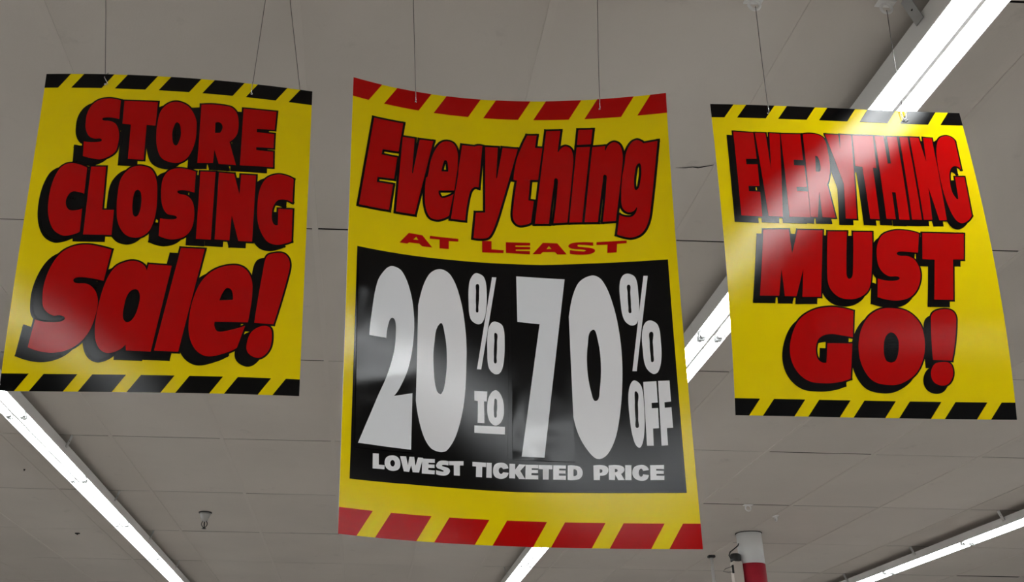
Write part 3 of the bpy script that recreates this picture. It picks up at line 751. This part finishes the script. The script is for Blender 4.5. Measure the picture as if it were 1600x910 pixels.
def card(quad, glyphs, label, seed, amp):
    """a loose printed digit card hung over the panel, a little crumpled"""
    rnd = random.Random(seed)
    q = [Vector((u * sgC.w / 2, t * sgC.h / 2, 0)) for u, t in quad]
    cx, cy = sum(v.x for v in q) / 4, sum(v.y for v in q) / 4
    hw, hh = (q[1].x - q[0].x) / 2, (q[0].y - q[3].y) / 2
    folds = [(rnd.uniform(-1, 1), rnd.uniform(-1, 1), rnd.uniform(0, math.pi), rnd.uniform(.07, .25), rnd.uniform(-1, 1)) for _ in range(16)]
    def bulge(a, b):
        x, y = (a - cx) / hw, (b - cy) / hh
        d = 0.22 * (1 - x * x) * (0.7 + 0.3 * math.sin(2.1 * y + seed))
        for fx, fy, an, wd, s in folds:
            px, py = (x - fx) * 0.6, (y - fy) * 1.6
            e = px * math.cos(an) + py * math.sin(an)
            f = -px * math.sin(an) + py * math.cos(an)
            d += 0.17 * s * math.exp(-(e / wd) ** 2 - (f / 0.6) ** 2)
        return amp * max(d, -0.15)
    bm = bmesh.new()
    bm.faces.new([bm.verts.new(v) for v in q])
    flat_to_sheet(bm, sgC, 0.0016, sgC.w / 96, bulge)
    c = link('digit_card', bm, M_card, rootC, True)
    c['label'] = label
    bm = bmesh.new()
    for loops in letters_mesh(sgC, glyphs):
        fill(bm, loops)
    flat_to_sheet(bm, sgC, 0.0021, sgC.w / 96, bulge)
    link('printed_digit', bm, M_card_white, c, True)
card(misc['card2'], W['two'], 'glossy black card with a white 2', 3, 0.005)
bm = bmesh.new()
bm.faces.new([bm.verts.new((u * sgC.w / 2, t * sgC.h / 2, 0)) for u, t in misc['strip']])
flat_to_sheet(bm, sgC, 0.0010)
link('digit_card', bm, M_card, rootC, True)['label'] = 'edge of an older black card under the 7'
card(misc['card7'], W['seven'], 'glossy black card with a white 7', 11, 0.005)

# ------------------------------------------------------------------ wires and hooks that carry the signs
def hanging_wire(top, hole, label, hook='plain'):
    top, hole = Vector(top), Vector(hole)
    hole.z += EYE
    top.z += EYE
    root = empty('hanging_wire', hole)
    tag(root, label, 'wire')
    d = (top - hole)
    f = Vector((0, -0.004, 0))               # the wire passes in front of the sheet to its hole
    bm = bmesh.new()
    knot = f + d.normalized() * 0.028
    add_tube(bm, [knot + Vector((0, 0.002, 0)), d * 0.5, d - Vector((0, 0, 0.012))], 0.0008, 6)
    link('strand', bm, M_wire, root, True)
    bm = bmesh.new()
    if hook == 'clip':                       # long open loop like a paper clip
        pts = [(0.004, -0.004, 0.030), (0.0055, -0.005, 0.014), (0.004, -0.006, 0.001), (0.000, -0.007, -0.003), (-0.004, -0.006, 0.001), (-0.0055, -0.005, 0.016), (-0.004, -0.004, 0.030), (0, -0.003, 0.034), (0.004, -0.003, 0.030)]
        add_tube(bm, pts, 0.0009, 6)
        add_tube(bm, [(0.000, -0.007, -0.003), (0.006, -0.006, -0.004), (0.010, -0.004, -0.002)], 0.0009, 6)
    elif hook == 'bent':
        add_tube(bm, [(0.002, 0.001, 0.032), (-0.003, -0.003, 0.020), (-0.003, -0.005, 0.016), (0.003, -0.004, 0.006), (0.005, -0.002, 0.000)], 0.0010, 6)
    else:
        add_tube(bm, [knot, f * 1.1 + Vector((0, 0, 0.012)), f, f * 0.3 + Vector((0, 0, -0.002))], 0.0010, 6)
    link('wire_hook', bm, M_clip, root, True)
    return root
hanging_wire((-0.6212, 1.8147, 1.6741), (-0.577, 1.8147, 1.3182), 'thin wire with a bent end at the S side of the store closing sign', 'bent')
hanging_wire((-0.2561, 1.8317, 1.6741), (-0.2726, 1.8317, 1.3228), 'thin slanting wire tied to the E side of the store closing sign')
hanging_wire((0.07, 1.865, 1.6741), (0.0827, 1.9412, 1.3944), 'thin wire tied above the letter v of the percent off sign')
hanging_wire((0.4984, 1.865, 1.6741), (0.5054, 1.9489, 1.3989), 'thin wire tied above the letters in of the percent off sign')
hanging_wire((0.8714, 1.8708, 1.660), (0.8534, 1.8508, 1.3343), 'thin wire tied above the V of the everything must go sign')
hanging_wire((1.1809, 1.8652, 1.660), (1.1577, 1.8552, 1.3330), 'thin wire ending in a bright open clip on the everything must go sign', 'clip')
bm = bmesh.new()
add_tube(bm, [(-0.1714, 1.853, EYE + 1.300), (-0.1714, 1.8525, EYE + 1.345), (-0.2196, 1.8461, CEIL)], 0.0007, 6)
tag(link('hanging_wire', bm, M_wire, None, True), 'thin spare wire that drops behind the store closing sign at its corner', 'wire')

def ceiling_hook(x, y, label, s=1.0, rz=0.0):
    """moulded plastic hook: a flat foot on the ceiling and a ring below it"""
    root = empty('ceiling_hook', (x, y, CEIL - 0.0022))
    root.rotation_euler.z = rz
    root.scale = (s, s, s)
    tag(root, label, 'hook')
    bm = bmesh.new()
    add_box(bm, -0.022, 0.022, -0.012, 0.012, -0.004, 0.0, bevel=0.0015)
    link('foot', bm, M_plastic, root)
    bm = bmesh.new()
    n = 20
    add_tube(bm, [(0.013 * math.cos(2 * math.pi * k / n - math.pi * 1.5), 0, -0.016 + 0.013 * math.sin(2 * math.pi * k / n - math.pi * 1.5)) for k in range(n + 1)], 0.0035, 8)
    link('ring', bm, M_plastic, root, True)
ceiling_hook(0.8714, 1.8758, 'white plastic ceiling hook over the V of the everything must go sign')
ceiling_hook(1.1829, 1.8684, 'white plastic ceiling hook over the clip of the everything must go sign')
ceiling_hook(2.548, 6.72, 'empty white plastic ring hook on the ceiling near the pillar', 1.45)
ceiling_hook(2.85, 7.02, 'empty white plastic hook seen edge on just above the pillar', 1.3, math.pi / 2)

# ------------------------------------------------------------------ things on the far ceiling
# sprinkler
sp = empty('sprinkler', (-1.148, 7.30, CEIL))
tag(sp, 'small chrome fire sprinkler head on the ceiling', 'sprinkler')
bm = bmesh.new()
add_lathe(bm, [(0.046, 0.0), (0.048, -0.003), (0.046, -0.007), (0.040, -0.008)])
link('escutcheon', bm, M_dark, sp, True)
bm = bmesh.new()
add_lathe(bm, [(0.040, -0.006), (0.036, -0.022), (0.029, -0.038), (0.027, -0.048), (0.022, -0.050), (0.022, -0.060), (0.012, -0.062), (0.011, -0.068)])
link('cup', bm, M_chrome, sp, True)
bm = bmesh.new()
for s in (-1, 1):
    add_tube(bm, [(s * 0.006, 0, -0.052), (s * 0.019, 0, -0.076), (s * 0.020, 0, -0.088), (s * 0.011, 0, -0.104), (s * 0.003, 0, -0.112)], 0.0032, 8)
link('frame_arm', bm, M_dark, sp, True)
bm = bmesh.new()
add_tube(bm, [(0, 0, -0.064), (0, 0, -0.078), (0, 0, -0.100), (0, 0, -0.116)], [0.004, 0.0055, 0.005, 0.004], 8)
link('bulb', bm, M_dark, sp, True)
bm = bmesh.new()
add_lathe(bm, [(0.005, -0.114), (0.016, -0.116), (0.017, -0.118), (0.004, -0.119)])
link('deflector', bm, M_dark, sp, True)

# pillar with red band
pl = empty('pillar', (2.860, 7.60, 0))
tag(pl, 'round white pillar with a red painted lower part', 'pillar')
PR = 0.0915
ZB = EYE + 1.440                             # where the red begins
bm = bmesh.new()
add_lathe(bm, [(PR, ZB), (PR, CEIL - 0.006), (PR - 0.004, CEIL - 0.004)], seg=40)
link('shaft', bm, M_pillar, pl, True)
bm = bmesh.new()
add_lathe(bm, [(PR + 0.002, 0.0), (PR + 0.002, ZB - 0.002), (PR, ZB)], seg=40)
link('red_wrap', bm, M_pillar_red, pl, True)
bm = bmesh.new()
add_lathe(bm, [(PR - 0.012, CEIL - 0.006), (PR + 0.004, CEIL - 0.0035), (PR + 0.006, CEIL - 0.0025), (PR - 0.012, CEIL - 0.0023)], seg=40)
link('collar_gap', bm, M_void, pl, True)

# pipe
pp = empty('ceiling_pipe', (2.848, 8.46, 0))
tag(pp, 'thin white pipe dropping from the ceiling beside the pillar', 'pipe')
bm = bmesh.new()
add_tube(bm, [(0, 0, 0.0), (0, 0, CEIL - 0.02)], 0.0125, 14)
link('tube', bm, M_white_metal, pp, True)
bm = bmesh.new()
add_box(bm, -0.028, 0.028, -0.022, 0.022, CEIL - 0.022, CEIL - 0.0022, bevel=0.003)
link('flange', bm, M_dark, pp)

# junction unit with cable on the pillar
jx, jy = 2.855 - PR - 0.040, 7.57
ju = empty('wiring_box', (jx, jy, EYE + 1.325))
tag(ju, 'tan wiring box with black cap and loose cable strapped to the pillar', 'wiring box')
bm = bmesh.new()
add_box(bm, -0.030, 0.042, -0.035, 0.035, -0.42, 0.128, bevel=0.004)
link('case', bm, M_tan, ju)
bm = bmesh.new()
add_lathe(bm, [(0.036, 0.126), (0.038, 0.135), (0.038, 0.178), (0.030, 0.186)], 0.005, 0, 20)
link('cap', bm, M_dark, ju, True)
bm = bmesh.new()
cz = CEIL - (EYE + 1.325)
add_tube(bm, [(0.040, 0, 0.262), (0.030, -0.01, 0.245), (0.000, -0.015, 0.222), (-0.035, -0.015, 0.196), (-0.045, -0.012, 0.172), (-0.034, -0.008, 0.152), (-0.010, 0, 0.146)], 0.0045, 8)
link('cable', bm, M_dark, ju, True)
bm = bmesh.new()
add_tube(bm, [(-0.032, -0.02, 0.10), (-0.045, -0.03, 0.085), (-0.090, -0.03, 0.070), (-0.108, -0.03, 0.050), (-0.070, -0.03, 0.044), (-0.040, -0.03, 0.048)], 0.0022, 6)
add_tube(bm, [(-0.033, -0.03, 0.04), (-0.033, -0.03, 0.098)], 0.008, 8)
link('wire_loop', bm, M_dark, ju, True)

# small leftovers on the ceiling
bm = bmesh.new()
add_box(bm, -0.018, 0.018, -0.006, 0.006, -0.008, 0.0, bevel=0.001)
add_box(bm, -0.006, 0.006, -0.004, 0.004, -0.014, -0.006)
o = link('ceiling_clip', bm, M_dark)
o.location = (-2.244, 8.10, CEIL)
tag(o, 'small dark metal clip left on a ceiling tile past the first light row', 'clip')
for x, y, lb in ((-2.108, 6.252, 'tiny dark screw in a ceiling tile beside the first light row'), (2.842 - 0.05, 4.118, 'tiny dark screw in a ceiling tile beside the must go sign')):
    bm = bmesh.new()
    add_lathe(bm, [(0.006, 0.001), (0.006, -0.002), (0.004, -0.004), (0.002, -0.010)], seg=10)
    o = link('ceiling_screw', bm, M_dark)
    o.location = (x, y, CEIL)
    tag(o, lb, 'screw')
